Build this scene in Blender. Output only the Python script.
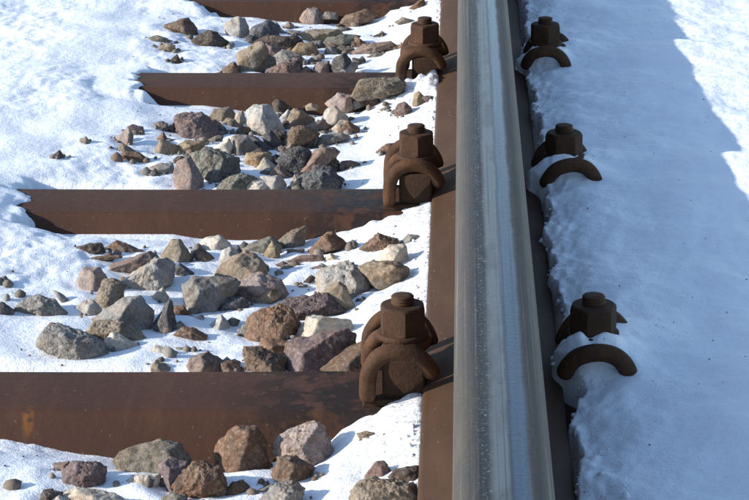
import bpy, bmesh, math, random
import numpy as np
from mathutils import Vector, Matrix

scn = bpy.context.scene
for o in list(bpy.data.objects):
    bpy.data.objects.remove(o, do_unlink=True)
COL = scn.collection

# ------------------------------------------------------------------ camera
F = 2190.0                      # focal length in photo pixels (749 wide)
PITCH = math.radians(17.9)
CAM_H = 0.728                   # above the sleeper tops (z = 0)
VPX, CY = 463.0, 250.0
cam = bpy.data.cameras.new('camera')
cam.sensor_width = 36.0
cam.lens = 36.0 * F / 749.0
cam.shift_x = -(VPX - 374.5) / 749.0
cam.clip_start = 0.02
cam.clip_end = 1000.0
camo = bpy.data.objects.new('camera', cam)
COL.objects.link(camo)
camo.location = (0, 0, CAM_H)
camo.rotation_euler = (math.radians(90) - PITCH, 0, 0)
scn.camera = camo

# ------------------------------------------------------------------ sky and sun
SUN_EL = math.radians(21.5)
SUN_AZ = math.radians(15.0)     # from straight left (-X) turned towards the camera
to_sun = Vector((-math.cos(SUN_AZ) * math.cos(SUN_EL), -math.sin(SUN_AZ) * math.cos(SUN_EL), math.sin(SUN_EL)))
world = bpy.data.worlds.new('World')
scn.world = world
world.use_nodes = True
wn = world.node_tree.nodes
sky = wn.new('ShaderNodeTexSky')
sky.sky_type = 'NISHITA'
sky.sun_disc = False
sky.sun_elevation = SUN_EL
sky.sun_rotation = math.atan2(to_sun.x, to_sun.y)
sky.air_density = 1.0
sky.dust_density = 0.3
sky.ozone_density = 1.6
wn['Background'].inputs['Strength'].default_value = 0.15
world.node_tree.links.new(sky.outputs[0], wn['Background'].inputs['Color'])

sl = bpy.data.lights.new('sun', 'SUN')
sl.energy = 4.1
sl.angle = math.radians(0.5)
sl.color = (1.0, 0.95, 0.87)
slo = bpy.data.objects.new('sun', sl)
COL.objects.link(slo)
slo.rotation_euler = to_sun.to_track_quat('Z', 'Y').to_euler()
slo.location = (-3, 0, 3)

scn.view_settings.view_transform = 'Standard'
scn.view_settings.look = 'None'
scn.view_settings.gamma = 1.0
scn.view_settings.use_curve_mapping = False
scn.view_settings.exposure = 0.74
scn.render.engine = 'CYCLES'
scn.render.resolution_x, scn.render.resolution_y = 1024, 684

# ------------------------------------------------------------------ numpy noise
_rng = np.random.RandomState(7)
_perm = np.tile(_rng.permutation(256), 3)
_g2 = np.stack([np.cos(np.linspace(0, 2 * np.pi, 256, endpoint=False)), np.sin(np.linspace(0, 2 * np.pi, 256, endpoint=False))], -1)
_g3 = _rng.normal(size=(256, 3))
_g3 /= np.linalg.norm(_g3, axis=1)[:, None]

def _fade(t):
    return t * t * t * (t * (t * 6 - 15) + 10)

def noise2(x, y):
    xi = np.floor(x).astype(int); yi = np.floor(y).astype(int)
    xf = x - xi; yf = y - yi
    u = _fade(xf); v = _fade(yf)
    def g(ix, iy, dx, dy):
        h = _perm[_perm[ix & 255] + (iy & 255)]
        return _g2[h, 0] * dx + _g2[h, 1] * dy
    a = g(xi, yi, xf, yf); b = g(xi + 1, yi, xf - 1, yf)
    c = g(xi, yi + 1, xf, yf - 1); d = g(xi + 1, yi + 1, xf - 1, yf - 1)
    return ((a + (b - a) * u) * (1 - v) + (c + (d - c) * u) * v) * 1.5

def noise3(p):
    i = np.floor(p).astype(int); f = p - i
    w = _fade(f)
    r = 0
    for dx in (0, 1):
        for dy in (0, 1):
            for dz in (0, 1):
                h = _perm[_perm[_perm[(i[:, 0] + dx) & 255] + ((i[:, 1] + dy) & 255)] + ((i[:, 2] + dz) & 255)]
                dd = f - np.array((dx, dy, dz))
                n = (_g3[h] * dd).sum(1)
                wx = w[:, 0] if dx else 1 - w[:, 0]
                wy = w[:, 1] if dy else 1 - w[:, 1]
                wz = w[:, 2] if dz else 1 - w[:, 2]
                r = r + n * wx * wy * wz
    return r * 1.5

def sstep(a, b, x):
    t = np.clip((x - a) / (b - a), 0, 1)
    return t * t * (3 - 2 * t)

# ------------------------------------------------------------------ object helpers
def obj(name, me, mat, parent=None, loc=(0, 0, 0)):
    o = bpy.data.objects.new(name, me)
    COL.objects.link(o)
    if mat and not me.materials:
        me.materials.append(mat)
    o.location = loc
    if parent:
        o.parent = parent
    return o

def empty(name, loc):
    o = bpy.data.objects.new(name, None)
    COL.objects.link(o)
    o.location = loc
    o.empty_display_size = 0.02
    return o

def tag(o, label, cat, group=None):
    o['label'] = label; o['category'] = cat
    if group:
        o['group'] = group

def bm_mesh(bm, name, smooth=True):
    me = bpy.data.meshes.new(name)
    bmesh.ops.recalc_face_normals(bm, faces=bm.faces)
    bm.to_mesh(me); bm.free()
    if smooth:
        me.shade_smooth()
    return me

def np_mesh(name, v, f, smooth=True):
    me = bpy.data.meshes.new(name)
    v = np.asarray(v, dtype=np.float32); f = np.asarray(f, dtype=np.int32)
    k = f.shape[1]
    me.vertices.add(len(v)); me.vertices.foreach_set('co', v.ravel())
    me.loops.add(f.size); me.loops.foreach_set('vertex_index', f.ravel())
    me.polygons.add(len(f)); me.polygons.foreach_set('loop_start', np.arange(0, f.size, k, dtype=np.int32))
    me.update(calc_edges=True)
    if smooth:
        me.shade_smooth()
    return me

# ------------------------------------------------------------------ materials
class NT:
    def __init__(s, name):
        s.m = bpy.data.materials.new(name); s.m.use_nodes = True
        s.t = s.m.node_tree; s.n = s.t.nodes
        s.b = s.n['Principled BSDF']
    def add(s, typ, **kw):
        nd = s.n.new(typ)
        for k, v in kw.items():
            if k.startswith('i_'):
                nd.inputs[k[2:].replace('_', ' ')].default_value = v
            else:
                setattr(nd, k, v)
        return nd
    def link(s, a, b):
        s.t.links.new(a, b)
    def coord(s, scale=(1, 1, 1), rnd=False):
        tc = s.add('ShaderNodeTexCoord')
        mp = s.add('ShaderNodeMapping'); mp.inputs['Scale'].default_value = scale
        s.link(tc.outputs['Object'], mp.inputs['Vector'])
        if rnd:
            oi = s.add('ShaderNodeObjectInfo')
            mu = s.add('ShaderNodeVectorMath', operation='SCALE'); mu.inputs[0].default_value = (37, 51, 23)
            s.link(oi.outputs['Random'], mu.inputs['Scale'])
            s.link(mu.outputs[0], mp.inputs['Location'])
        return mp.outputs[0]
    def noise(s, vec, scale, detail=4, rough=0.55):
        nd = s.add('ShaderNodeTexNoise')
        nd.inputs['Scale'].default_value = scale; nd.inputs['Detail'].default_value = detail; nd.inputs['Roughness'].default_value = rough
        s.link(vec, nd.inputs['Vector'])
        return nd.outputs['Fac']
    def ramp(s, fac, stops):
        r = s.add('ShaderNodeValToRGB')
        el = r.color_ramp.elements
        while len(el) < len(stops):
            el.new(0.5)
        for e, (p, c) in zip(el, stops):
            e.position = p
            e.color = (c, c, c, 1) if isinstance(c, (int, float)) else (*c, 1)
        s.link(fac, r.inputs[0])
        return r.outputs[0]
    def mix(s, fac, a, b, mode='MIX'):
        m = s.add('ShaderNodeMix', data_type='RGBA', blend_type=mode)
        for src, i in ((fac, 0), (a, 6), (b, 7)):
            if hasattr(src, 'is_linked') or hasattr(src, 'node'):
                s.link(src, m.inputs[i])
            else:
                m.inputs[i].default_value = src if i == 0 else (*src, 1)
        return m.outputs[2]
    def math(s, op, a, b=0.0, clamp=False):
        m = s.add('ShaderNodeMath', operation=op); m.use_clamp = clamp
        for src, i in ((a, 0), (b, 1)):
            if hasattr(src, 'node'):
                s.link(src, m.inputs[i])
            else:
                m.inputs[i].default_value = src
        return m.outputs[0]
    def maprange(s, v, a, b, c=0.0, d=1.0):
        m = s.add('ShaderNodeMapRange', interpolation_type='SMOOTHSTEP')
        s.link(v, m.inputs[0])
        for i, q in enumerate((a, b, c, d)):
            m.inputs[i + 1].default_value = q
        return m.outputs[0]
    def bump(s, h, strength, dist, prev=None):
        b = s.add('ShaderNodeBump'); b.inputs['Strength'].default_value = strength; b.inputs['Distance'].default_value = dist
        s.link(h, b.inputs['Height'])
        if prev:
            s.link(prev, b.inputs['Normal'])
        return b.outputs[0]
    def set(s, **kw):
        for k, v in kw.items():
            i = s.b.inputs[k.replace('_', ' ')]
            if hasattr(v, 'node'):
                s.link(v, i)
            else:
                i.default_value = (*v, 1) if isinstance(v, tuple) and len(v) == 3 and i.type == 'RGBA' else v
        return s.m

def xyz(t):
    tc = t.add('ShaderNodeTexCoord'); sp = t.add('ShaderNodeSeparateXYZ')
    t.link(tc.outputs['Object'], sp.inputs[0])
    return sp.outputs

def mat_snow():
    t = NT('snow')
    c = t.coord()
    s = xyz(t)
    big = t.noise(c, 9.0, 3)
    col = t.mix(t.ramp(big, [(0.35, 0.0), (0.7, 1.0)]), (0.84, 0.865, 0.90), (0.88, 0.895, 0.915))
    # dirty, icy snow along the rail
    near = t.maprange(s[0], -0.13, -0.045)
    right = t.maprange(s[0], 0.05, 0.0)
    g = t.noise(c, 160.0, 4, 0.7)
    gm = t.math('MULTIPLY', t.math('MULTIPLY', near, right), t.ramp(g, [(0.42, 0.0), (0.64, 1.0)]))
    col = t.mix(t.math('MULTIPLY', gm, 0.75), col, (0.30, 0.29, 0.28))
    # soot flecks
    vo = t.add('ShaderNodeTexVoronoi', feature='F1'); vo.inputs['Scale'].default_value = 95.0
    t.link(c, vo.inputs['Vector'])
    sel = t.noise(c, 41.0, 1)
    fl = t.math('MULTIPLY', t.ramp(vo.outputs['Distance'], [(0.07, 1.0), (0.16, 0.0)]), t.ramp(sel, [(0.60, 0.0), (0.66, 1.0)]))
    col = t.mix(t.math('MULTIPLY', fl, 0.75), col, (0.16, 0.14, 0.12))
    n1 = t.noise(c, 120.0, 5, 0.62)
    n2 = t.noise(c, 520.0, 3, 0.6)
    nb = t.bump(n1, 0.38, 0.006)
    nb = t.bump(n2, 0.5, 0.002, nb)
    t.set(Base_Color=col, Roughness=0.55, Normal=nb, Subsurface_Weight=0.25, Subsurface_Radius=(0.9, 1.0, 1.1), Subsurface_Scale=0.006)
    t.b.inputs['Specular IOR Level'].default_value = 0.35
    return t.m

def mat_sleeper(spot, sheen):
    t = NT('sleeper_rust')
    c = t.coord((1, 1, 1), True)
    s = xyz(t)
    big = t.noise(c, 7.0, 5, 0.6)
    fine = t.noise(c, 130.0, 5, 0.65)
    col = t.mix(t.ramp(big, [(0.33, 0.0), (0.68, 1.0)]), (0.058, 0.028, 0.018), (0.086, 0.038, 0.022))
    col = t.mix(t.ramp(fine, [(0.3, 0.0), (0.72, 0.75)]), col, (0.064, 0.034, 0.024))
    st = t.add('ShaderNodeTexNoise'); st.inputs['Scale'].default_value = 1.0; st.inputs['Detail'].default_value = 5
    mp = t.coord((70, 5, 30), True); t.link(mp, st.inputs['Vector'])
    col = t.mix(t.ramp(st.outputs['Fac'], [(0.52, 0.0), (0.72, 0.35)]), col, (0.105, 0.050, 0.028))
    # black oil splashed round the fastening
    zone = t.math('MULTIPLY', t.maprange(s[0], -0.24, -0.13), t.maprange(s[0], 0.02, -0.06))
    om = t.math('MULTIPLY', zone, t.ramp(t.noise(c, 26.0, 6, 0.7), [(0.43, 0.0), (0.52, 1.0)]))
    col = t.mix(t.math('MULTIPLY', om, 0.85), col, (0.018, 0.016, 0.016))
    # pale scuffs
    sc = t.math('MULTIPLY', t.ramp(t.noise(c, 210.0, 2), [(0.69, 0.0), (0.74, 1.0)]), 0.35)
    col = t.mix(sc, col, (0.26, 0.20, 0.16))
    if spot:
        tc = t.add('ShaderNodeTexCoord'); vm = t.add('ShaderNodeVectorMath', operation='SUBTRACT')
        t.link(tc.outputs['Object'], vm.inputs[0]); vm.inputs[1].default_value = (-0.383, -0.058, -0.004)
        mp2 = t.add('ShaderNodeMapping'); mp2.inputs['Scale'].default_value = (185, 52, 60); t.link(vm.outputs[0], mp2.inputs[0])
        ln = t.add('ShaderNodeVectorMath', operation='LENGTH'); t.link(mp2.outputs[0], ln.inputs[0])
        sm = t.math('MULTIPLY', t.maprange(ln.outputs['Value'], 1.3, 0.5), t.ramp(t.noise(c, 150.0, 4), [(0.42, 0.0), (0.56, 1.0)]))
        col = t.mix(t.math('MULTIPLY', sm, 0.42), col, (0.30, 0.11, 0.018))
    nb = t.bump(fine, 0.35, 0.0012)
    nb = t.bump(big, 0.3, 0.004, nb)
    rg = t.math('SUBTRACT', t.ramp(fine, [(0.3, 0.55), (0.7, 0.75)]), t.math('MULTIPLY', om, 0.12 if sheen else -0.12))
    t.set(Base_Color=col, Roughness=rg, Normal=nb)
    t.b.inputs['Specular IOR Level'].default_value = 0.12
    return t.m

def mat_rust(name, a, b, c3, rough=0.75, sc=45.0, bd=0.0012):
    t = NT(name)
    c = t.coord((1, 1, 1), True)
    n1 = t.noise(c, sc, 6, 0.65); n2 = t.noise(c, sc * 7, 4, 0.6)
    col = t.mix(t.ramp(n1, [(0.35, 0.0), (0.68, 1.0)]), a, b)
    col = t.mix(t.ramp(n2, [(0.45, 0.0), (0.75, 0.7)]), col, c3)
    nb = t.bump(n2, 0.5, bd)
    nb = t.bump(n1, 0.4, bd * 2, nb)
    t.set(Base_Color=col, Roughness=rough, Normal=nb)
    t.b.inputs['Specular IOR Level'].default_value = 0.16
    return t.m

def mat_rail_foot():
    t = NT('rail_rust')
    c = t.coord((1, 0.25, 1))
    n1 = t.noise(c, 30.0, 6, 0.6); n2 = t.noise(t.coord(), 420.0, 3)
    col = t.mix(t.ramp(n1, [(0.3, 0.0), (0.7, 1.0)]), (0.050, 0.028, 0.017), (0.080, 0.043, 0.025))
    fl = t.ramp(t.noise(t.coord((1, 0.5, 1)), 260.0, 2), [(0.70, 0.0), (0.76, 0.6)])
    col = t.mix(fl, col, (0.32, 0.26, 0.20))
    t.set(Base_Color=col, Roughness=0.68, Normal=t.bump(n2, 0.35, 0.0008))
    t.b.inputs['Specular IOR Level'].default_value = 0.15
    return t.m

def mat_rail_head():
    """worn steel: dull shoulders, a brushed band and a polished running strip, sky reflection painted into both"""
    t = NT('rail_steel')
    s = xyz(t)
    x = t.math('SUBTRACT', s[0], RAIL_X)
    stretch = t.noise(t.coord((230, 1.3, 1)), 1.0, 6, 0.72)          # lengthwise grinding lines
    cross = t.noise(t.coord((60, 330, 1)), 1.0, 4, 0.6)             # sideways scuffs
    spots = t.noise(t.coord((1, 0.5, 1)), 420.0, 4, 0.7)
    blot = t.noise(t.coord((1, 0.22, 1)), 55.0, 4, 0.6)
    wob = t.math('MULTIPLY', t.math('SUBTRACT', t.noise(t.coord((1, 1, 1)), 14.0, 5, 0.7), 0.5), 0.005)
    xw = t.math('ADD', x, wob)
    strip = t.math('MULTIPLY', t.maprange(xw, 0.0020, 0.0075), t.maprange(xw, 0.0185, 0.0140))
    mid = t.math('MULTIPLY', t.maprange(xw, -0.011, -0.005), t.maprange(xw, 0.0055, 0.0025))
    left = t.maprange(xw, -0.013, -0.022)
    rightm = t.maprange(xw, 0.0165, 0.0195)
    base = t.mix(t.ramp(stretch, [(0.3, 0.0), (0.7, 1.0)]), (0.045, 0.040, 0.036), (0.135, 0.124, 0.110))
    base = t.mix(t.math('MULTIPLY', mid, 0.8), base, (0.36, 0.335, 0.30))  # lighter band: bright streak of reflected sky painted into the colour
    base = t.mix(t.math('MULTIPLY', left, 0.7), base, (0.058, 0.050, 0.043))
    base = t.mix(t.math('MULTIPLY', rightm, 0.8), base, (0.062, 0.049, 0.038))
    base = t.mix(t.math('MULTIPLY', t.ramp(blot, [(0.5, 0.0), (0.7, 0.5)]), t.math('SUBTRACT', 1.0, strip)), base, (0.11, 0.085, 0.06))
    base = t.mix(t.math('MULTIPLY', strip, t.ramp(stretch, [(0.3, 0.65), (0.6, 1.0)])), base, (0.15, 0.172, 0.20))  # polished strip, its blue painted in as the sky it mirrors
    fz = t.math('ADD', 0.12, t.math('MULTIPLY', t.maprange(xw, -0.020, -0.012), t.maprange(xw, -0.003, -0.010)))
    fl = t.math('MULTIPLY', t.math('MULTIPLY', fz, t.ramp(spots, [(0.575, 0.0), (0.68, 1.0)])), t.math('SUBTRACT', 1.0, t.math('MULTIPLY', strip, 0.75)))
    base = t.mix(t.math('MULTIPLY', fl, 0.9, True), base, (0.42, 0.41, 0.39))
    scr = t.ramp(t.noise(t.coord((900, 2.0, 1)), 1.0, 3, 0.5), [(0.62, 0.0), (0.68, 1.0)])
    base = t.mix(t.math('MULTIPLY', scr, 0.18), base, (0.48, 0.47, 0.45))
    dscr = t.ramp(t.noise(t.coord((520, 1.1, 1)), 1.3, 3, 0.5), [(0.34, 1.0), (0.42, 0.0)])
    base = t.mix(t.math('MULTIPLY', dscr, 0.45), base, (0.05, 0.045, 0.04))
    tick = t.ramp(t.noise(t.coord((190, 620, 1)), 1.0, 2, 0.5), [(0.66, 0.0), (0.72, 1.0)])
    base = t.mix(t.math('MULTIPLY', t.math('MULTIPLY', tick, fz, True), 0.7), base, (0.55, 0.54, 0.51))
    pitm = t.ramp(t.noise(t.coord((1, 0.6, 1)), 240.0, 4, 0.7), [(0.30, 1.0), (0.38, 0.0)])
    base = t.mix(t.math('MULTIPLY', pitm, 0.6), base, (0.06, 0.045, 0.035))
    rg = t.math('ADD', t.ramp(cross, [(0.3, 0.42), (0.7, 0.60)]), 0.0)
    rgm = t.mix(t.math('MULTIPLY', mid, 0.7), rg, (0.36, 0.36, 0.36))
    rgm = t.mix(strip, rgm, (0.26, 0.26, 0.26))
    rgm = t.mix(t.math('MAXIMUM', left, rightm), rgm, (0.62, 0.62, 0.62))
    met = t.math('SUBTRACT', 0.9, t.math('MULTIPLY', t.math('MAXIMUM', left, rightm), 0.45))
    nb = t.bump(stretch, 0.4, 0.0008)
    nb = t.bump(spots, 0.4, 0.0005, nb)
    nb = t.bump(cross, 0.22, 0.0005, nb)
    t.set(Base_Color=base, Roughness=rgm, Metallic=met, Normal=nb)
    return t.m

def mat_stone(name, pit):
    t = NT(name)
    oi = t.add('ShaderNodeObjectInfo')
    c = t.coord((1, 1, 1), True)
    hs = t.add('ShaderNodeHueSaturation'); hs.inputs['Saturation'].default_value = 0.82
    t.link(oi.outputs['Color'], hs.inputs['Color'])
    base = hs.outputs['Color']
    n1 = t.noise(c, 38.0, 5, 0.6); n2 = t.noise(c, 300.0, 4, 0.65); n3 = t.noise(c, 85.0, 4, 0.6)
    dark = t.mix(1.0, base, (0.50, 0.46, 0.43), 'MULTIPLY')
    warm = t.mix(1.0, base, (1.08, 0.84, 0.66), 'MULTIPLY')
    lite = t.mix(0.5, base, (0.62, 0.58, 0.52))
    col = t.mix(t.ramp(n1, [(0.42, 0.0), (0.66, 0.85)]), base, warm)
    col = t.mix(t.ramp(n3, [(0.50, 0.0), (0.66, 0.75)]), col, dark)
    col = t.mix(t.ramp(n2, [(0.52, 0.0), (0.74, 0.6)]), col, lite)
    col = t.mix(t.ramp(n2, [(0.30, 0.8), (0.45, 0.0)]), col, dark)
    nb = t.bump(n3, 0.6, 0.004)
    nb = t.bump(n2, 0.6, 0.0018, nb)
    if pit:
        vo = t.add('ShaderNodeTexVoronoi', feature='F1'); vo.inputs['Scale'].default_value = 330.0
        t.link(c, vo.inputs['Vector'])
        nb = t.bump(t.ramp(vo.outputs['Distance'], [(0.1, 0.0), (0.6, 1.0)]), 0.35, 0.002, nb)
    t.set(Base_Color=col, Roughness=0.85, Normal=nb)
    t.b.inputs['Specular IOR Level'].default_value = 0.25
    return t.m

# ------------------------------------------------------------------ layout (metres; X right, Y along the rail, Z up)
RAIL_X = 0.0265
RAIL_H = 0.157
SP = 0.60
TOP_HALF = 0.0545
SLEEPER_Y = [1.8425 + SP * k for k in range(4)]
COVER_X = [-0.55, -0.497, -0.442, -0.437]     # snow lies over the sleepers left of this
BOLT_LX, BOLT_RX = -0.054, 0.1165

TX = np.array([-60, -3, -.8, -.62, -.53, -.46, -.39, -.3, -.2, -.13, -.085, -.05, -.036, 0.0])
T_FRONT = np.array([.02, .02, .016, .014, .008, -.012, -.028, -.042, -.046, -.034, -.010, .003, .005, -.03])
T_MID = np.array([.02, .02, .014, .012, .006, -.002, -.011, -.020, -.026, -.022, -.012, -.002, .004, -.03])
T_BACK = np.array([.02, .02, .014, .012, .006, -.002, -.009, -.014, -.019, -.018, -.013, -.006, .002, -.03])

def snow_h(x, y):
    x = np.asarray(x, float); y = np.asarray(y, float)
    k = (y - SLEEPER_Y[0]) / SP
    ks = np.floor(k).astype(int)                 # nearer sleeper of this bay
    u = (k - ks) * SP                            # distance behind that sleeper's middle
    tb = TOP_HALF + 0.02
    w1 = sstep(tb, 0.20, u); w2 = sstep(SP - tb - 0.075, SP - tb + 0.012, u)     # a melted moat along the dark steel
    z = np.interp(x, TX, T_BACK) * (1 - w1) + np.interp(x, TX, T_MID) * w1 * (1 - w2) + (np.interp(x, TX, T_FRONT) + np.array([.002, .015, .010, .012])[np.clip(ks + 1, 0, 3)] * sstep(-0.46, -0.36, x) * sstep(-0.07, -0.14, x)) * w2
    # roughness
    leftw = sstep(-0.30, -0.50, x)
    far = np.clip(1 - (np.hypot(x, y - 2.6) - 3) / 10, 0, 1)
    n = 0.0055 * noise2(x * 6 + 3, y * 5 + 1) * (0.35 + 0.8 * leftw)
    patch = np.clip(0.5 + 1.3 * noise2(x * 4 + 31, y * 3.4 + 12), 0.12, 1.1)        # lumpy here, smooth there
    n += 0.0032 * noise2(x * 15 + 9, y * 12 + 4) * (0.5 + 0.8 * leftw)
    n += patch * (0.0021 * noise2(x * 38 + 2, y * 32) * (0.4 + 0.8 * leftw) + 0.0014 * noise2(x * 90, y * 76 + 7) * (0.5 + 0.6 * leftw) + 0.0008 * noise2(x * 200, y * 170)) * far
    z = z + n
    # sleepers: keep the tops clear, except under the snow at their left ends and the drift by the clip
    kn = np.clip(np.round(k).astype(int), 0, 3)
    dy = y - (SLEEPER_Y[0] + SP * kn)
    cov = np.array(COVER_X)[kn] + 0.022 * noise2(y * 22 + 5, x * 9) + 0.010 * noise2(y * 75 + 5, x * 60) - 0.15 * np.clip(dy, -.08, .06)
    on = sstep(TOP_HALF + 0.045, TOP_HALF + 0.03, np.abs(dy))
    cl = sstep(cov - 0.030, cov + 0.006, x)
    drift = sstep(-0.150, -0.105, x + 0.012 * noise2(y * 40, x * 40)) * sstep(-0.020, -0.036, dy + 0.010 * noise2(x * 60, y * 30))    # snow blown up in front of the clip
    keep = on * cl * (1 - drift)
    z = z * (1 - keep) + np.minimum(z, -0.010 - 0.012 * cl) * keep
    lift = on * (1 - cl)
    z = z + lift * np.maximum(0.005 + 0.5 * n - z, 0)
    amp = np.array([0.004, 0.005, 0.017, 0.008])[kn]
    z = z + np.where(x < -0.035, amp * drift * np.exp(-((dy + TOP_HALF) / 0.05) ** 2) * (1 + 0.5 * noise2(x * 70, y * 70)), 0)
    # right of the rail: a smooth drift that buries the fastenings
    kb = y - (SLEEPER_Y[0] + SP * np.round(k))
    saw = (k - np.floor(k))                       # 0 just behind a sleeper's middle .. 1 at the next
    sawz = 0.0115 * np.where(saw < 0.16, 1 - sstep(0.0, 0.16, saw), sstep(0.16, 1.0, saw) * 0.6 + saw * 0.4 - 0.064 * (1 - saw))
    edge = 0.0905 + 0.012 * noise2(y * 9 + 2.3, x * 3) + 0.006 * noise2(y * 27, x * 12 + 3) + 0.0018 * noise2(y * 80, x * 70) - 0.020 * np.exp(-((kb + 0.010) / 0.020) ** 2) + 0.007 * np.exp(-((kb + 0.060) / 0.014) ** 2)
    zr = 0.032 + 0.010 * sstep(0.1, 0.3, x) + sawz * sstep(0.18, 0.30, x)
    zr = zr + 0.026 * np.exp(-((kb + 0.010) / 0.030) ** 2 - ((x - 0.112) / 0.034) ** 2) * (1 + 0.35 * noise2(x * 60, y * 60)) + 0.012 * np.exp(-((kb - 0.05) / 0.05) ** 2 - ((x - 0.14) / 0.05) ** 2)
    zr = zr + 0.006 * noise2(x * 5 + 20, y * 4.2) + 0.0040 * noise2(x * 11 + 20, y * 9) + 0.0026 * noise2(x * 22 + 20, y * 19) + (0.0011 * noise2(x * 55, y * 48) + 0.0007 * noise2(x * 140, y * 120)) * far
    zr = zr + (0.0022 * noise2(x * 45 + 8, y * 40) + 0.0018 * noise2(x * 110 + 8, y * 100)) * sstep(0.16, 0.10, x)
    zr = zr - 0.007 * sstep(2.75, 3.6, y) * sstep(0.16, 0.26, x)
    taper = sstep(edge - 0.005, edge + 0.055, x)
    zr = zr - (1 - taper) * np.maximum(0.010 - 0.002 * np.exp(-((kb + 0.008) / 0.03) ** 2), 0)
    rise = sstep(edge - 0.003, edge + 0.004, x)
    zright = -0.03 * (1 - rise) + zr * rise
    return np.where(x > 0.045, zright, z)

# ------------------------------------------------------------------ pixels of the photograph -> directions
FWD = np.array((0, math.cos(PITCH), -math.sin(PITCH)))
UPC = np.array((0, math.sin(PITCH), math.cos(PITCH)))
RGT = np.array((1.0, 0, 0))
CAMP = np.array((0, 0, CAM_H))

def ray(px, py):
    return FWD + RGT * ((px - VPX) / F) - UPC * ((py - CY) / F)

def hit_snow(px, py):
    d = ray(px, py)
    s = np.linspace(1.2, 4.6, 1700)
    P = CAMP + s[:, None] * d
    below = P[:, 2] < snow_h(P[:, 0], P[:, 1])
    i = int(np.argmax(below)) if below.any() else len(s) - 1
    return P[i], s[i]

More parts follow.
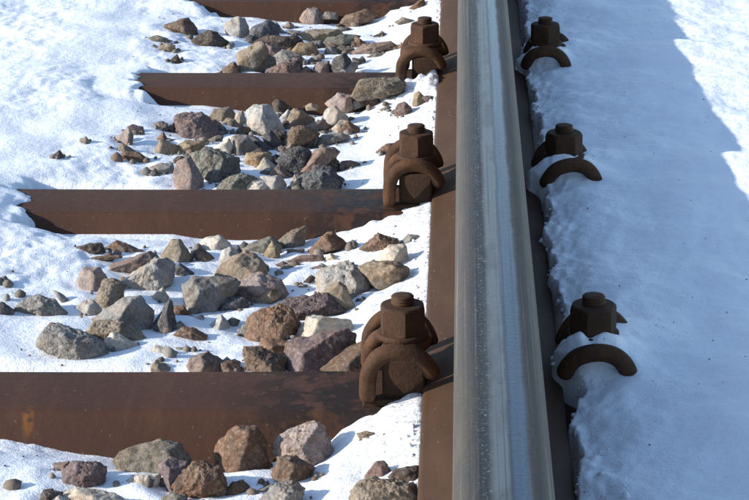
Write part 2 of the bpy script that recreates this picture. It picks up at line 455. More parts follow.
# stones: bay ; look ; colour ; options ; outline in photo pixels
COLORS = dict(grey=(.27, .255, .23), dgrey=(.10, .10, .105), lgrey=(.43, .41, .375), brown=(.17, .105, .065), dbrown=(.095, .068, .052),
              rust=(.185, .100, .052), tan=(.29, .225, .15), olive=(.205, .170, .120), pink=(.31, .235, .205), purple=(.165, .112, .110),
              cream=(.56, .50, .40), white=(.66, .62, .53), green=(.20, .20, .165), ochre=(.31, .225, .115), blue=(.13, .14, .16),
              pinkbrown=(.23, .155, .12), red=(.20, .115, .095))
STONES = '''
1;pitted purple stone;purple;p;63,471 74,461 98,462 106,468 105,475 93,480 75,487 64,485
1;small pinkish tan chip against the pitted purple stone;pinkbrown;;55,463 70,461 68,470 61,472
1;wide flat pale cream stone;cream;;64,494 75,488 93,489 115,493 124,500 122,510 66,510
1;little brown block beside the wide cream stone;dbrown;;40,500 43,490 53,489 54,500 50,506 41,506
1;dark chip touching the little brown block;dgrey;;53,490 63,492 62,496 53,495
1;round cream pebble beside the wide cream stone;cream;;49,499 59,495 70,500 68,508 50,508
1;tiny dark crumb alone in the snow;dbrown;;12,484 15,480 19,485 15,487
1;long olive tan boulder leaning on the steel;olive;r171;114,462 121,452 133,447 145,446 159,440 180,444 187,458 180,470 150,474 130,474 116,468
1;flat yellowish stone below the olive boulder;cream;;122,484 132,475 160,474 158,485 148,487 127,487
1;mauve grey stone with a pale left face;purple;r171;158,465 170,457 187,462 189,476 188,491 169,492 163,479
1;crusty rust brown stone with jagged hollows;rust;p;178,478 194,461 205,463 221,467 225,480 212,491 196,499 184,492
1;grey green stone under the crusty rust stone;green;;162,498 172,493 187,497 186,508 163,508
1;big rust coloured boulder with a dark right side;rust;r247;214,463 215,450 222,437 237,426 256,427 265,442 267,465 248,469 221,470
1;pale pink granite boulder;pink;p;273,441 280,434 312,421 322,424 328,440 324,450 312,459 297,462 276,456
1;brown cube-shaped stone with one black side;brown;r295;274,470 278,458 295,455 311,465 306,473 286,482
1;speckled grey granite stone;grey;p;260,499 278,482 294,481 304,489 302,500 300,510 260,510
1;small rust brown nugget;rust;p;226,490 232,482 243,480 248,485 238,493 229,493
1;thin grey sliver beside the speckled granite;grey;;251,492 275,483 267,490 255,494
1;cream pebble under the big rust boulder;cream;;241,463 248,462 252,465 246,469
1;flat grey flake below the big rust boulder;grey;;256,471 270,471 265,474 257,473
1;grey chip right of the brown cube stone;grey;;311,478 316,471 320,474 316,478
1;small reddish brown block near the rail;red;r383;367,473 377,461 385,461 391,471 384,477 369,477
1;coarse tan boulder near the rail foot;tan;p;350,496 357,484 372,477 390,478 415,485 421,500 420,512 350,512
1;dark brown stone against the rail foot;dbrown;;390,475 395,469 419,465 423,478 406,478
1;tan pebble in clean snow below the clip;tan;;358,433 366,431 375,433 374,437 361,438
2;dark flat stone at the snowy end;dbrown;;74,253 77,247 90,243 101,243 105,251 96,253
2;brown slanting slab at the steel;brown;;109,246 117,240 144,251 143,254 133,254 117,250
2;thin brown splinter;brown;;90,258 99,256 120,255 121,257 99,260
2;long brown slab with a tan end;pinkbrown;;109,269 112,264 149,251 156,255 126,273
2;large pale pitted grey stone;lgrey;p;124,279 157,257 168,258 173,264 172,275 150,290 134,287
2;pale pinkish stone with a shaded right side;pink;r96;80,275 83,268 99,267 105,275 94,291 86,288
2;rough tan stone beside the pale pinkish one;tan;p;97,293 104,280 113,278 125,285 122,297 105,306 97,300
2;domed grey speckled stone among snow;grey;p;18,305 24,299 38,295 53,300 64,310 52,315 38,316 24,313
2;dark stone at the far snowy edge;dgrey;;-14,306 0,302 5,303 13,309 10,313 -12,314
2;little black pebble in snow;dgrey;;1,277 6,276 10,282 7,284
2;pale narrow sliver standing in snow;lgrey;;56,291 61,293 70,300 66,303
2;pale wedge between the domed and the black-faced stone;lgrey;;79,305 84,300 94,300 100,307 91,314
2;big grey stone with a black right face;grey;r117;89,322 104,311 120,299 132,295 140,296 152,310 153,318 149,330 132,330 100,330
2;brown stone under the black-faced stone;tan;p;85,335 94,321 118,320 134,327 148,340 132,342 105,343
2;large crumbly grey conglomerate stone;grey;p;40,340 46,329 58,324 75,331 85,332 105,343 107,354 91,358 73,357 59,349
2;purplish lump on the conglomerate stone;purple;p;45,330 51,322 62,324 66,331 54,334
2;cream wedge beside the conglomerate stone;cream;r122;105,340 112,332 123,336 137,344 126,349 107,348
2;dark upright shard;dgrey;;156,319 169,299 172,301 174,312 164,330
2;small orange stone beside the dark shard;rust;;173,306 183,305 189,312 180,317 174,314
2;pale tan pointed stone above the dark shard;lgrey;;150,303 156,292 163,287 167,294 163,302
2;small grey pebble in open snow;lgrey;;195,317 200,315 204,319 200,322
2;pale grey pyramid-shaped stone;lgrey;r221;207,328 221,314 229,324 222,331
2;flat rusty brown stone below the pyramid stone;brown;;171,338 183,327 194,328 207,335 207,339 183,341
2;small cream stone below the rusty flat stone;cream;;151,349 156,345 169,347 176,351 171,355
2;thin grey flake beside the small cream stone;grey;;176,347 194,348 191,351 178,350
2;pinkish brown stone at the steel edge;pinkbrown;r206;188,368 191,359 208,351 220,359 229,368 229,374 188,374
2;low brown stone at the steel edge;brown;;219,362 232,361 244,368 244,374 219,374
2;small tan stone at the steel edge;tan;;151,367 156,360 164,363 172,369 170,374 152,374
2;tall tan pointed stone;tan;r183;164,251 172,239 181,240 191,254 192,262 184,264
2;brown stone beside the tall tan one;brown;;194,252 201,247 213,257 206,260 196,262
2;bright cream block against the steel;white;r219;200,243 206,237 219,235 230,243 219,249 208,250
2;dark grey triangular stone;dgrey;;174,270 180,263 197,275 184,278 176,276
2;large grey stone with a cream left end;grey;r203;182,285 194,277 230,278 235,279 224,296 208,308 192,309 185,299
2;pale greenish stone behind the mottled brown one;lgrey;;218,263 222,251 230,247 238,251 237,258 224,264
2;small bluish stone behind the mottled brown one;blue;;230,247 238,245 242,251 237,255
2;mottled brown stone with a dark right end;tan;r258;217,272 222,263 246,251 256,254 266,266 267,274 240,281
2;round pink stone;pink;;237,281 250,278 259,272 280,280 285,289 272,300 256,303 246,299
2;small tan stone stuck to the pink one;tan;;257,299 264,290 278,289 278,296 262,304
2;dark speckled stone below the pink one;dgrey;p;220,305 225,297 245,297 248,303 240,310 224,310
2;flat dark green stone against the steel;green;;244,246 270,236 276,240 264,251 255,252
2;small upright ochre tan stone;ochre;;266,250 272,241 282,247 280,254 269,258
2;sloping grey brown stone against the steel;olive;;276,242 290,231 307,225 305,241 301,245 284,249
2;flat olive flake;olive;;287,249 304,249 301,253 290,254
2;smooth orange brown stone;rust;r333;312,247 327,232 333,232 345,241 343,245 316,253
2;flat brown bar-shaped stone;pinkbrown;;292,259 301,255 323,255 324,259 296,263
2;small pale pink pebble at the end of the brown bar;cream;;325,258 330,253 338,257 328,261
2;small purple pebble;purple;;277,264 283,261 291,265 283,268
2;tiny tan pebble in snow;tan;;312,267 320,265 321,269 314,270
2;small dark brown pebble;dbrown;;304,281 311,275 316,277 308,283
2;tiny dark brown crumb;dbrown;;298,285 301,282 304,285 300,287
2;big speckled grey boulder with a black right side;lgrey;pr359;316,276 322,269 348,262 362,266 370,276 374,290 362,297 330,293 318,289
2;greenish tan stone leaning on the speckled boulder;tan;;327,289 339,282 346,287 353,302 350,309 343,310 333,300
2;mottled brown stone by the rail;brown;p;362,246 378,233 397,239 398,243 378,250
2;grey brown stone in snow by the rail;grey;;400,242 408,234 417,235 410,244
2;cream angular stone by the rail;cream;r397;374,262 389,245 406,245 408,263 395,267
2;tan block under the cream angular stone;tan;;364,265 374,261 398,262 409,268 408,274 387,288 382,286 375,275
2;big rust brown boulder with an orange face;rust;pr288;247,323 251,314 278,304 292,309 300,323 297,337 262,339 255,338
2;purplish brown boulder behind the orange-faced one;purple;p;277,305 289,298 326,293 340,307 320,315 300,321 285,318
2;white stone with a grey right half;cream;r314;296,337 307,317 316,316 350,320 352,328 330,337 299,340
2;purplish boulder at the steel edge by the clip;purple;r299;285,362 289,343 313,335 345,330 357,334 356,347 330,366 312,372 285,372
2;rough brown block at the steel edge;brown;p;244,347 258,346 272,352 284,357 285,374 246,374
2;reddish brown block behind the rough one;rust;;259,346 264,338 289,341 286,358 270,352
2;broad brown slab beside the clip;brown;;308,370 320,360 350,346 366,339 374,350 374,376 308,376
3;large pitted purple stone;purple;p;174,120 177,114 188,112 202,112 208,117 218,129 209,136 194,139 182,134 175,127
3;small dark stone beside the large purple one;dgrey;;217,128 224,126 228,131 223,134
3;small purple chip beside the large purple stone;purple;;168,127 174,122 176,129 171,130
3;small tan brown stone at the snow edge;tan;;154,124 161,122 167,124 167,129 161,130
3;little brown point behind the two-toned stone;brown;;158,139 163,131 167,138 164,142
3;tan stone with a dark right half;tan;r162;156,147 161,139 177,145 178,152 172,155 162,151
3;flat yellowish brown stone;ochre;;177,146 185,140 202,141 204,145 198,151 180,153
3;pinkish pointed stone in snow;pink;r130;119,135 129,127 133,135 133,145 124,141
3;purplish brown stone behind the pinkish pointed one;purple;;129,126 133,124 143,127 144,133 134,133
3;pale grey tan stone in snow;tan;;117,149 122,143 130,147 137,152 121,153
3;low rust brown stone in snow;rust;;118,159 124,151 138,152 148,158 146,161 124,161
3;flat greyish brown stone by the pink dome;grey;;150,167 161,163 173,163 174,171 169,174
3;small dark grey stone by the pink dome;dgrey;;149,174 155,168 161,176 153,178
3;pink domed stone with an orange corner;pink;r194;174,177 177,161 190,156 196,166 203,179 203,190 175,188
3;large grey green speckled boulder;green;pr230;191,159 192,154 206,148 218,150 230,154 239,158 239,171 228,178 221,182 212,178
3;cream triangular stone on the grey green boulder;white;;217,145 229,138 231,142 224,156 221,154
3;bluish grey stone behind the grey green boulder;grey;r240;231,137 238,134 247,135 259,149 254,153 241,156 232,153
3;small grey stone behind the grey green boulder;green;;209,139 218,135 222,136 217,144 211,143
3;tan and grey stone against the steel;tan;;210,117 215,109 231,107 235,114 232,121 224,123 212,121
3;pale grey upright stone at the steel;lgrey;;234,120 236,113 243,111 245,118 242,124 237,125
3;small brown stone under the pale upright one;brown;;236,131 240,126 249,127 250,134 242,134
3;large pale stone with a blue grey face;lgrey;;246,111 254,105 270,105 275,113 282,125 279,129 264,129 258,135 252,136 247,120
3;dark brown stone against the steel;dbrown;;272,103 277,99 282,101 291,107 280,115 273,108
3;pale grey sliver between larger stones;lgrey;;278,119 288,109 290,111 287,118
3;tan peaked stone;tan;r298;286,123 293,108 300,110 314,118 302,126 290,127
3;pinkish brown slab beside the tan peaked stone;pinkbrown;;305,126 323,119 328,125 317,133 307,131
3;broad brown stone below the tan peaked one;brown;p;283,143 291,127 305,126 316,131 307,135 298,143 288,148
3;dark brown block in the pile;dbrown;;271,141 275,130 287,131 284,144
3;dark wedge in the pile;dgrey;;246,136 253,135 270,146 268,151 257,149
3;yellow ochre block with a dark underside;ochre;;244,161 246,153 269,152 271,157 253,168 246,166
3;cream stone beside the ochre block;cream;;258,167 265,157 272,164 279,168 271,173
3;dark grey boulder with worn corners;dgrey;p;279,158 288,149 300,146 311,152 310,159 294,173 285,167
3;small pink chip on the dark grey boulder;pink;;283,150 291,143 295,147 286,152
3;pinkish brown stone under the dark grey boulder;pinkbrown;;272,171 279,164 293,176 286,181 280,179
3;long pinkish tan slab;pinkbrown;;296,174 314,151 331,147 334,149 320,165 308,173 300,176
3;cream round stone at the steel edge;white;r262;247,185 254,177 264,179 271,186 270,191 247,191
3;pale grey stone at the steel edge;lgrey;r276;264,176 281,176 286,184 285,191 270,191
3;grey green stone at the steel edge;green;p;214,186 230,176 242,173 253,177 249,186 247,191 215,191
3;dark speckled boulder at the steel edge;dgrey;p;296,183 300,176 317,166 332,168 343,180 341,186 339,191 298,191
3;small cream stone at the steel edge;cream;;290,184 295,174 300,183 299,191 290,191
3;flat pinkish brown pebble in snow;pinkbrown;;338,168 342,161 350,160 359,163 356,168
3;dark brown stone behind the dark speckled boulder;dbrown;;319,167 333,155 339,161 338,170 325,171
3;flat grey triangular stone in snow;grey;;315,145 322,135 340,132 347,136 329,144
3;pale greenish stone with a dark right side;lgrey;r338;322,118 325,110 335,106 347,116 341,120 332,125
3;narrow cream tan stone;cream;;329,131 341,120 348,121 340,132
3;brown stone beside the narrow cream tan one;brown;;340,129 348,121 360,128 359,132 345,134
3;pinkish cream block at the steel;pink;r347;328,101 338,93 351,95 353,105 346,109 332,105
3;grey speckled stone at the steel;grey;p;351,97 362,97 363,104 354,107
3;small orange brown stone at the steel;red;;365,103 370,96 378,96 382,101 377,106 366,106
3;big olive brown block leaning against the steel by the clip;olive;p;354,92 361,79 399,77 405,82 404,87 384,94 361,96
3;reddish stone in snow by the rail;red;;393,117 397,104 404,101 412,108 411,113
3;ochre stone beside the rail foot;ochre;r418;412,104 414,94 418,91 423,95 427,100 420,104
3;small purple stone beside the rail foot;purple;;422,96 433,96 433,101 426,101
3;flat grey green flake in snow;green;;380,109 388,105 391,107 385,111
3;brown stone behind the clip;brown;;378,150 386,144 394,143 394,153 384,153
3;small orange tan stone at the steel;tan;;305,106 310,103 318,105 316,109 306,109
3;shadowed brown stone between the ochre block and its dark neighbour;dbrown;;268,160 276,154 284,159 277,167
3;dark stone wedged beside the dark brown block;dgrey;;262,136 271,130 280,140 276,149 266,147
3;dark brown stone wedged above the ochre block;dbrown;;253,151 261,147 270,152 264,158
3;lone grey brown crumb in the snow field;dbrown;;54,154 60,150 65,157 60,159
3;lone pale crumb in the snow field;tan;;82,139 86,136 90,141 86,143
4;brown wedge stone in snow;brown;r190;168,24 188,17 197,28 197,34 194,36 183,29
4;dark brown rounded stone in snow;dbrown;;193,40 208,29 217,33 230,43 229,46 195,46
4;flat olive stone in snow;olive;;150,37 157,35 170,40 164,42 153,40
4;small tan brown stone in snow;tan;;158,47 167,43 175,45 176,51 167,51
4;little brown point in snow;dbrown;;169,61 177,54 182,62 175,64
4;pale grey block with a shaded right end;lgrey;r243;224,24 236,17 245,18 249,29 246,35 236,36 226,31
4;dark blue grey stone;blue;;249,30 252,27 268,20 279,25 278,35 258,41 249,40
4;pale stone behind the dark blue grey one;lgrey;;271,21 276,21 282,29 278,33
4;small pinkish pebble against the steel;pink;;285,25 289,21 294,25 288,28
4;pink stone against the steel;pink;pr316;301,16 307,8 318,8 322,16 322,24 310,25
4;grey flat stone against the steel;grey;;320,15 327,11 337,13 338,18 324,18
4;long brown stone against the steel;brown;;341,21 346,15 366,9 374,13 370,17 348,26
4;orange brown stone near the rail;rust;;409,8 418,1 424,-1 426,6 414,9
4;broad tan grey stone;tan;;301,32 313,29 324,31 338,29 342,33 322,41 310,42
4;small grey flat stone;grey;;287,30 300,31 300,35 289,36
4;dark brown slab on top of the pile;dbrown;;258,40 266,36 298,36 303,42 290,50 281,49
4;large tan brown boulder of the pile;tan;p;236,53 252,45 263,40 266,46 254,61 247,72 239,69
4;brown faceted stone of the pile;olive;r262;253,64 259,50 274,57 276,62 263,70 254,69
4;mauve slab of the pile;purple;;261,50 266,43 282,48 274,57
4;grey stone of the pile;grey;;274,56 282,49 298,53 302,57 284,63
4;dark purplish stone at the steel edge;purple;p;266,70 284,60 300,57 302,65 297,72 295,77 267,77
4;bright yellow ochre stone;ochre;;294,48 298,43 313,42 318,51 310,55 297,54
4;dark grey stone beside the ochre one;dgrey;;316,41 322,40 324,46 318,49
4;brown stone at the steel edge;brown;;221,70 234,61 239,67 239,77 222,77
4;flat grey green stone;green;;325,41 329,37 348,34 357,35 351,41 332,47
4;small olive grey stone;olive;;336,49 341,45 353,48 351,52 338,54
4;upright brown stone;brown;;353,46 355,35 365,42 361,47
4;long pinkish brown stone;pinkbrown;;353,51 364,44 390,41 394,44 377,51 356,54
4;thin brown splinter;brown;;385,48 401,44 400,47 387,50
4;small grey brown stone in clean snow;grey;;369,56 373,52 382,53 378,57 370,57
4;dark grey peaked stone at the steel edge;dgrey;r345;329,69 334,59 345,53 351,60 345,68 338,77 331,77
4;pale speckled stone at the steel edge;lgrey;p;335,71 341,64 356,62 352,69 348,77 338,77
4;pink stone at the steel edge;pink;;313,69 317,62 329,61 330,70 329,77 313,77
4;low reddish stone at the steel edge;red;;299,71 306,66 312,70 312,77 299,77
4;flat grey stone in snow near the clip;grey;;396,21 402,17 414,20 400,24
4;small dark flake in clean snow;dbrown;;373,36 380,33 385,33 377,37
4;small grey green flake;green;;338,27 348,27 344,31 340,31
'''
BAY = {1: 'in front of the orange-spotted sleeper', 2: 'behind the orange-spotted sleeper',
       3: 'behind the blue-stained sleeper', 4: 'before the farthest sleeper'}

def ico(level):
    bm = bmesh.new()
    bmesh.ops.create_icosphere(bm, subdivisions=level, radius=1.0)
    v = np.array([q.co[:] for q in bm.verts]); f = np.array([[q.index for q in p.verts] for p in bm.faces])
    bm.free()
    return v, f
ICO = {3: ico(4), 2: ico(3), 4: ico(5)}

def hull2(pts):
    pts = sorted(set(map(tuple, pts)))
    def half(ps):
        h = []
        for p in ps:
            while len(h) > 1 and (h[-1][0] - h[-2][0]) * (p[1] - h[-2][1]) - (h[-1][1] - h[-2][1]) * (p[0] - h[-2][0]) <= 0:
                h.pop()
            h.append(p)
        return h
    a = half(pts); b = half(pts[::-1])
    return np.array(a[:-1] + b[:-1])      # counter-clockwise

def plan_stone(idx, line):
    bay, look, col, opt, poly = line.split(';')
    bay = int(bay)
    P = np.array([[float(q) for q in s.split(',')] for s in poly.split()])
    rng = np.random.RandomState(100 + idx)
    x0, y0 = P.min(0); x1, y1 = P.max(0)
    bot = P[P[:, 1] > y1 - 0.18 * (y1 - y0) - 0.5].mean(0)
    hp, s = hit_snow(bot[0], min(bot[1], y1))
    near_y = SLEEPER_Y[bay - 2] + TOP_HALF + 0.012 if bay > 1 else 0.0
    far_y = SLEEPER_Y[bay - 1] - TOP_HALF - 0.004
    wm, hm = (x1 - x0) * s / F, (y1 - y0) * s / F
    m = min(wm, hm * 1.6)
    tf = m * rng.uniform(0.40, 0.52); tb = m * rng.uniform(0.40, 0.55)
    s = s + tf * 0.6
    cy_px = (y0 + y1) / 2; cx_px = (x0 + x1) / 2
    c = CAMP + s * ray(cx_px, cy_px)
    if bay > 1 and c[1] - tf * 0.9 < near_y:
        s += (near_y - (c[1] - tf * 0.9)) / FWD[1]
    c = CAMP + s * ray(cx_px, cy_px)
    far_y -= 0.5 * max(0.0, 0.2 * hm - c[2])
    if c[1] + tb > far_y:
        tb = max(tb - (c[1] + tb - far_y), 0.22 * m)
        over = c[1] + tb - far_y
        if over > 0:
            lim = over if bay == 1 else min(over, max(0.0, c[1] - tf * 0.9 - near_y))
            s -= lim / FWD[1]; c = CAMP + s * ray(cx_px, cy_px)
    sc = s / F
    L = np.stack([(P[:, 0] - cx_px) * sc, -(P[:, 1] - cy_px) * sc], -1)
    return dict(idx=idx, bay=bay, look=look, col=col, opt=opt, L=hull2(L), c=c, tf=tf, tb=tb, w=wm, h=hm, sc=sc, cx=cx_px, px=max(x1 - x0, y1 - y0), rng=rng)

def stone_mesh(S):
    rng, L = S['rng'], S['L']
    ctr = L.mean(0)
    L = L - ctr
    pl = []
    for i in range(len(L)):
        a, b = L[i], L[(i + 1) % len(L)]
        e = np.array((b[1] - a[1], -(b[0] - a[0])))
        ln = np.linalg.norm(e)
        if ln < 1e-6:
            continue
        e /= ln
        off = max(e @ a, 0.12 * min(S['w'], S['h']))
        low = e[1] < -0.35
        if low:
            off += 0.22 * S['h']
        f1 = math.radians(rng.uniform(4, 38) if not low else rng.uniform(0, 12)); f2 = math.radians(rng.uniform(5, 35))
        pl.append((e[0] * math.cos(f1), e[1] * math.cos(f1), math.sin(f1), off * math.cos(f1)))
        pl.append((e[0] * math.cos(f2), e[1] * math.cos(f2), -math.sin(f2), off * math.cos(f2)))
    tf, tb = S['tf'], S['tb']
    k = S['opt'].find('r')
    hw, hh = S['w'] / 2, S['h'] / 2
    def facet(n, p):
        n = np.array(n, float); n /= np.linalg.norm(n)
        pl.append((*n, max(float(n @ np.array(p)), 0.3 * tf)))
    if k >= 0:
        rx = (float(S['opt'][k + 1:]) - S['cx']) * S['sc'] - ctr[0]
        xl, xr = L[:, 0].min(), L[:, 0].max()
        rx = min(max(rx, xl * 0.6), xr * 0.7)
        facet((-tf / (rx - xl) * rng.uniform(.4, .6), tf / hh * rng.uniform(.05, .4), 1), (rx, 0, tf))
        facet((tf / (xr - rx) * rng.uniform(.95, 1.1), tf / hh * rng.uniform(-.2, .1), 1), (rx, 0, tf))
    else:
        facet((tf / hw * rng.uniform(-.6, .1), tf / hh * rng.uniform(.2, .8), 1), (0, 0, tf))
        facet((tf / hw * rng.uniform(.3, .9), tf / hh * rng.uniform(-.3, .4), 1), (rng.uniform(0, .15) * S['w'], 0, tf))
        facet((tf / hw * rng.uniform(-.7, .1), tf / hh * rng.uniform(-.6, .1), 1), (0, 0, tf * 1.02))
        facet((tf / hw * rng.uniform(.5, 1.0), tf / hh * rng.uniform(-.6, .6), 1), (0.25 * hw, 0, tf))
        facet((tf / hw * rng.uniform(-.3, .3), tf / hh * rng.uniform(.5, 1.0), 1), (0, 0.2 * hh, tf))
    for q in range(3):
        facet((tb / hw * rng.uniform(-.6, .6), tb / hh * rng.uniform(-.4, .6), -1), (0, 0, -tb))
    pl = np.array(pl)
    lev = 4 if S['px'] > 34 else (3 if S['px'] > 11 else 2)
    V, Fc = ICO[lev]
    d = V * np.array((S['w'], S['h'] * 1.3, tf + tb)) ; d = d / np.linalg.norm(d, axis=1)[:, None]
    pw = rng.uniform(50, 130)
    q = np.maximum(d @ pl[:, :3].T, 0) / pl[:, 3]
    qm = q.max(1, keepdims=True)
    r = 1.0 / (qm[:, 0] * ((q / qm) ** pw).sum(1) ** (1 / pw))
    p = d * r[:, None]
    size = (S['w'] + S['h']) / 2
    o = rng.uniform(0, 60, 3)
    pit = 'p' in S['opt']
    n = 0.04 * noise3(p / size * 2.6 + o) + 0.035 * noise3(p / size * 6 + o)
    n += (0.030 if pit else 0.014) * noise3(p / size * 13 + o)
    n += (0.030 if pit else 0.010) * noise3(p / size * 26 + o) * (0.9 if lev > 2 else 0)
    n -= (0.05 if pit else 0.022) * np.abs(noise3(p / size * 4.3 + o + 9))       # fracture creases
    nr = np.linalg.norm(p, axis=1)
    p = p * (1 + n * size / np.maximum(nr, 0.3 * size))[:, None]
    p = p * 1.07
    p[:, 0] += ctr[0]; p[:, 1] += ctr[1]
    W = p[:, :1] * RGT + p[:, 1:2] * UPC - p[:, 2:3] * FWD
    return W, Fc

PLANS = [plan_stone(i, l) for i, l in enumerate(STONES.strip().split('\n'))]
# small stones wedged in the gaps of the heaps (photo region of each heap; smaller with distance)
WEDGED = {2: ('small drab stone wedged among larger ones', (100, 372, 262, 352), 10, 12), 3: ('small drab stone wedged in the heap', (180, 330, 120, 180), 18, 10.5),
          4: ('small drab stone wedged in the heap', (240, 360, 30, 68), 14, 9.5)}
wr = np.random.RandomState(21)
NAMED = len(PLANS)
for bay, (look, (ax, bx_, ay, by_), cnt, size) in WEDGED.items():
    for q in range(cnt):
        cx, cy = wr.uniform(ax, bx_), wr.uniform(ay, by_)
        w_, h_ = size * wr.uniform(0.45, 0.75), size * wr.uniform(0.35, 0.55)
        ang = np.sort(wr.uniform(0, 2 * np.pi, 7)) + np.arange(7) * 1e-3
        pts = ' '.join('%.1f,%.1f' % (cx + w_ * math.cos(a), cy - h_ * math.sin(a)) for a in list(ang) + [0.2, 2.2, 4.2])
        col = wr.choice(['brown', 'grey', 'dbrown', 'pinkbrown', 'dgrey', 'tan'])
        S = plan_stone(len(PLANS), '%d;small wedged;%s;;%s' % (bay, col, pts))
        word = dict(brown='brown', grey='grey', dbrown='dark brown', pinkbrown='pinkish brown', dgrey='dark grey', tan='tan')[col]
        near = min((T for T in PLANS[:NAMED] if T['bay'] == bay and len(T['look'].split()) <= 5), key=lambda T: np.linalg.norm(T['c'] - S['c']))
        S['look'] = 'small wedged %s stone by the %s' % (word, near['look'])
        PLANS.append(S)

# ------------------------------------------------------------------ snow ground: one sheet, fine where the camera looks
def axis(a, b, step, lo, hi):
    mid = list(np.arange(a, b, step))
    out, s = [], step
    v = a
    while v > lo:
        s *= 1.22; v -= s; out.append(v)
    up, s, v = [], step, mid[-1]
    while v < hi:
        s *= 1.22; v += s; up.append(v)
    return np.array(out[::-1] + mid + up)

gx = axis(-0.80, 0.60, 0.0034, -120, 120)
gx = np.unique(np.concatenate([gx[(gx < 0.062) | (gx > 0.118)], np.arange(0.062, 0.118, 0.0013)]))
gy = axis(1.45, 3.95, 0.0042, -120, 160)
X, Y = np.meshgrid(gx, gy)
Z = snow_h(X.ravel(), Y.ravel()).reshape(X.shape)
for S in PLANS:                                    # snow has melted back round each stone
    cx, cyy = S['c'][0], S['c'][1]
    rx, ry = S['w'] * 0.5 + 0.008, (S['tf'] + S['tb']) * 0.5 + 0.008
    ix = slice(*np.searchsorted(gx, (cx - 3 * rx, cx + 3 * rx))); iy = slice(*np.searchsorted(gy, (cyy - 3 * ry, cyy + 3 * ry)))
    dd = ((X[iy, ix] - cx) / rx) ** 2 + ((Y[iy, ix] - cyy) / ry) ** 2
    Z[iy, ix] -= min(0.004, 0.12 * S['h']) * np.exp(-dd * 0.9) - min(0.0022, 0.05 * S['h']) * np.exp(-(np.sqrt(dd) - 1.7) ** 2 * 5)
nx, ny = len(gx), len(gy)
idx = np.arange(nx * ny).reshape(ny, nx)
quads = np.stack([idx[:-1, :-1], idx[:-1, 1:], idx[1:, 1:], idx[1:, :-1]], -1).reshape(-1, 4)
SNOW = mat_snow()
g = obj('snow_ground', np_mesh('snow_ground', np.stack([X, Y, Z], -1).reshape(-1, 3), quads), SNOW)
g['kind'] = 'structure'; g['label'] = 'bumpy white snow lying over the track bed'

# ------------------------------------------------------------------ steel sleepers
def sleeper_mesh():
    prof = []
    def arc(cy, cz, r, a0, a1, n=5):
        for q in range(n):
            a = math.radians(a0 + (a1 - a0) * q / (n - 1))
            prof.append((cy + r * math.cos(a), cz + r * math.sin(a)))
    arc(TOP_HALF - 0.010, -0.011, 0.011, 90, 28)
    prof.append((TOP_HALF + 0.034, -0.080))
    prof.append((TOP_HALF + 0.050, -0.088)); prof.append((TOP_HALF + 0.050, -0.100))
    right = list(prof)
    full = [(-y, z) for y, z in right[::-1]] + right          # left flange .. top .. right flange
    xs = [-0.68, -0.675, -0.64, -0.60, -0.56, -0.50] + [-0.50 + 0.05 * i for i in range(1, 51)]
    V, Fq = [], []
    m = len(full)
    for x in xs:
        drop = 0.06 * max(0.0, (-0.56 - x) / 0.12) ** 2
        for y, z in full:
            V.append((x, y, z - drop + 0.0006 * math.sin(x * 9 + y * 30)))
    bm = bmesh.new()
    vs = [bm.verts.new(v) for v in V]
    for i in range(len(xs) - 1):
        for j in range(m - 1):
            bm.faces.new((vs[i * m + j], vs[i * m + j + 1], vs[(i + 1) * m + j + 1], vs[(i + 1) * m + j]))
        bm.faces.new((vs[i * m + m - 1], vs[i * m], vs[(i + 1) * m], vs[(i + 1) * m + m - 1]))
    bm.faces.new(vs[:m]); bm.faces.new(vs[-m:])
    me = bm_mesh(bm, 'steel_sleeper')
    return me
SL = sleeper_mesh()
SL_LABEL = ['rusty steel sleeper with a small orange rust spot on its edge',
            'rusty steel sleeper with a blue-black oil stain beside its clip',
            'rusty steel sleeper with a big olive brown stone lying by its clip',
            'rusty steel sleeper farthest along the track, with a pink stone against it']
for k, y in enumerate(SLEEPER_Y):
    me = SL.copy()
    o = obj('steel_sleeper', me, mat_sleeper(k == 0, k == 1), None, (0, y, 0))
    tag(o, SL_LABEL[k], 'sleeper', 'steel sleepers under the rail')

# ------------------------------------------------------------------ rail
half_head = [(0.0, 0.154), (0.010, 0.15385), (0.0175, 0.1533), (0.0225, 0.1522), (0.0268, 0.1498), (0.0300, 0.1462), (0.0322, 0.1415), (0.0332, 0.136), (0.0335, 0.130), (0.0335, 0.116), (0.0325, 0.1145), (0.0140, 0.1060), (0.0095, 0.1010), (0.0082, 0.094)]
half_web = [(0.0082, 0.094), (0.0078, 0.080), (0.0078, 0.060), (0.0084, 0.046), (0.0100, 0.038)]
half_foot = [(0.0100, 0.038), (0.0130, 0.0315), (0.0185, 0.0265), (0.0260, 0.0232), (0.0380, 0.0190), (0.0585, 0.0118), (0.0612, 0.0104), (0.0625, 0.0080), (0.0625, 0.0020), (0.0605, 0.0)]

def extrude(name, prof, ys, x0, z0, close):
    m = len(prof)
    V = [(x0 + px, y, z0 + pz) for y in ys for px, pz in prof]
    Fq = []
    for i in range(len(ys) - 1):
        for j in range(m if close else m - 1):
            j2 = (j + 1) % m
            Fq.append((i * m + j, i * m + j2, (i + 1) * m + j2, (i + 1) * m + j))
    bm = bmesh.new()
    vs = [bm.verts.new(v) for v in V]
    for f in Fq:
        bm.faces.new([vs[q] for q in f])
    bm.faces.new(vs[:m]); bm.faces.new(vs[-m:])
    return bm_mesh(bm, name)

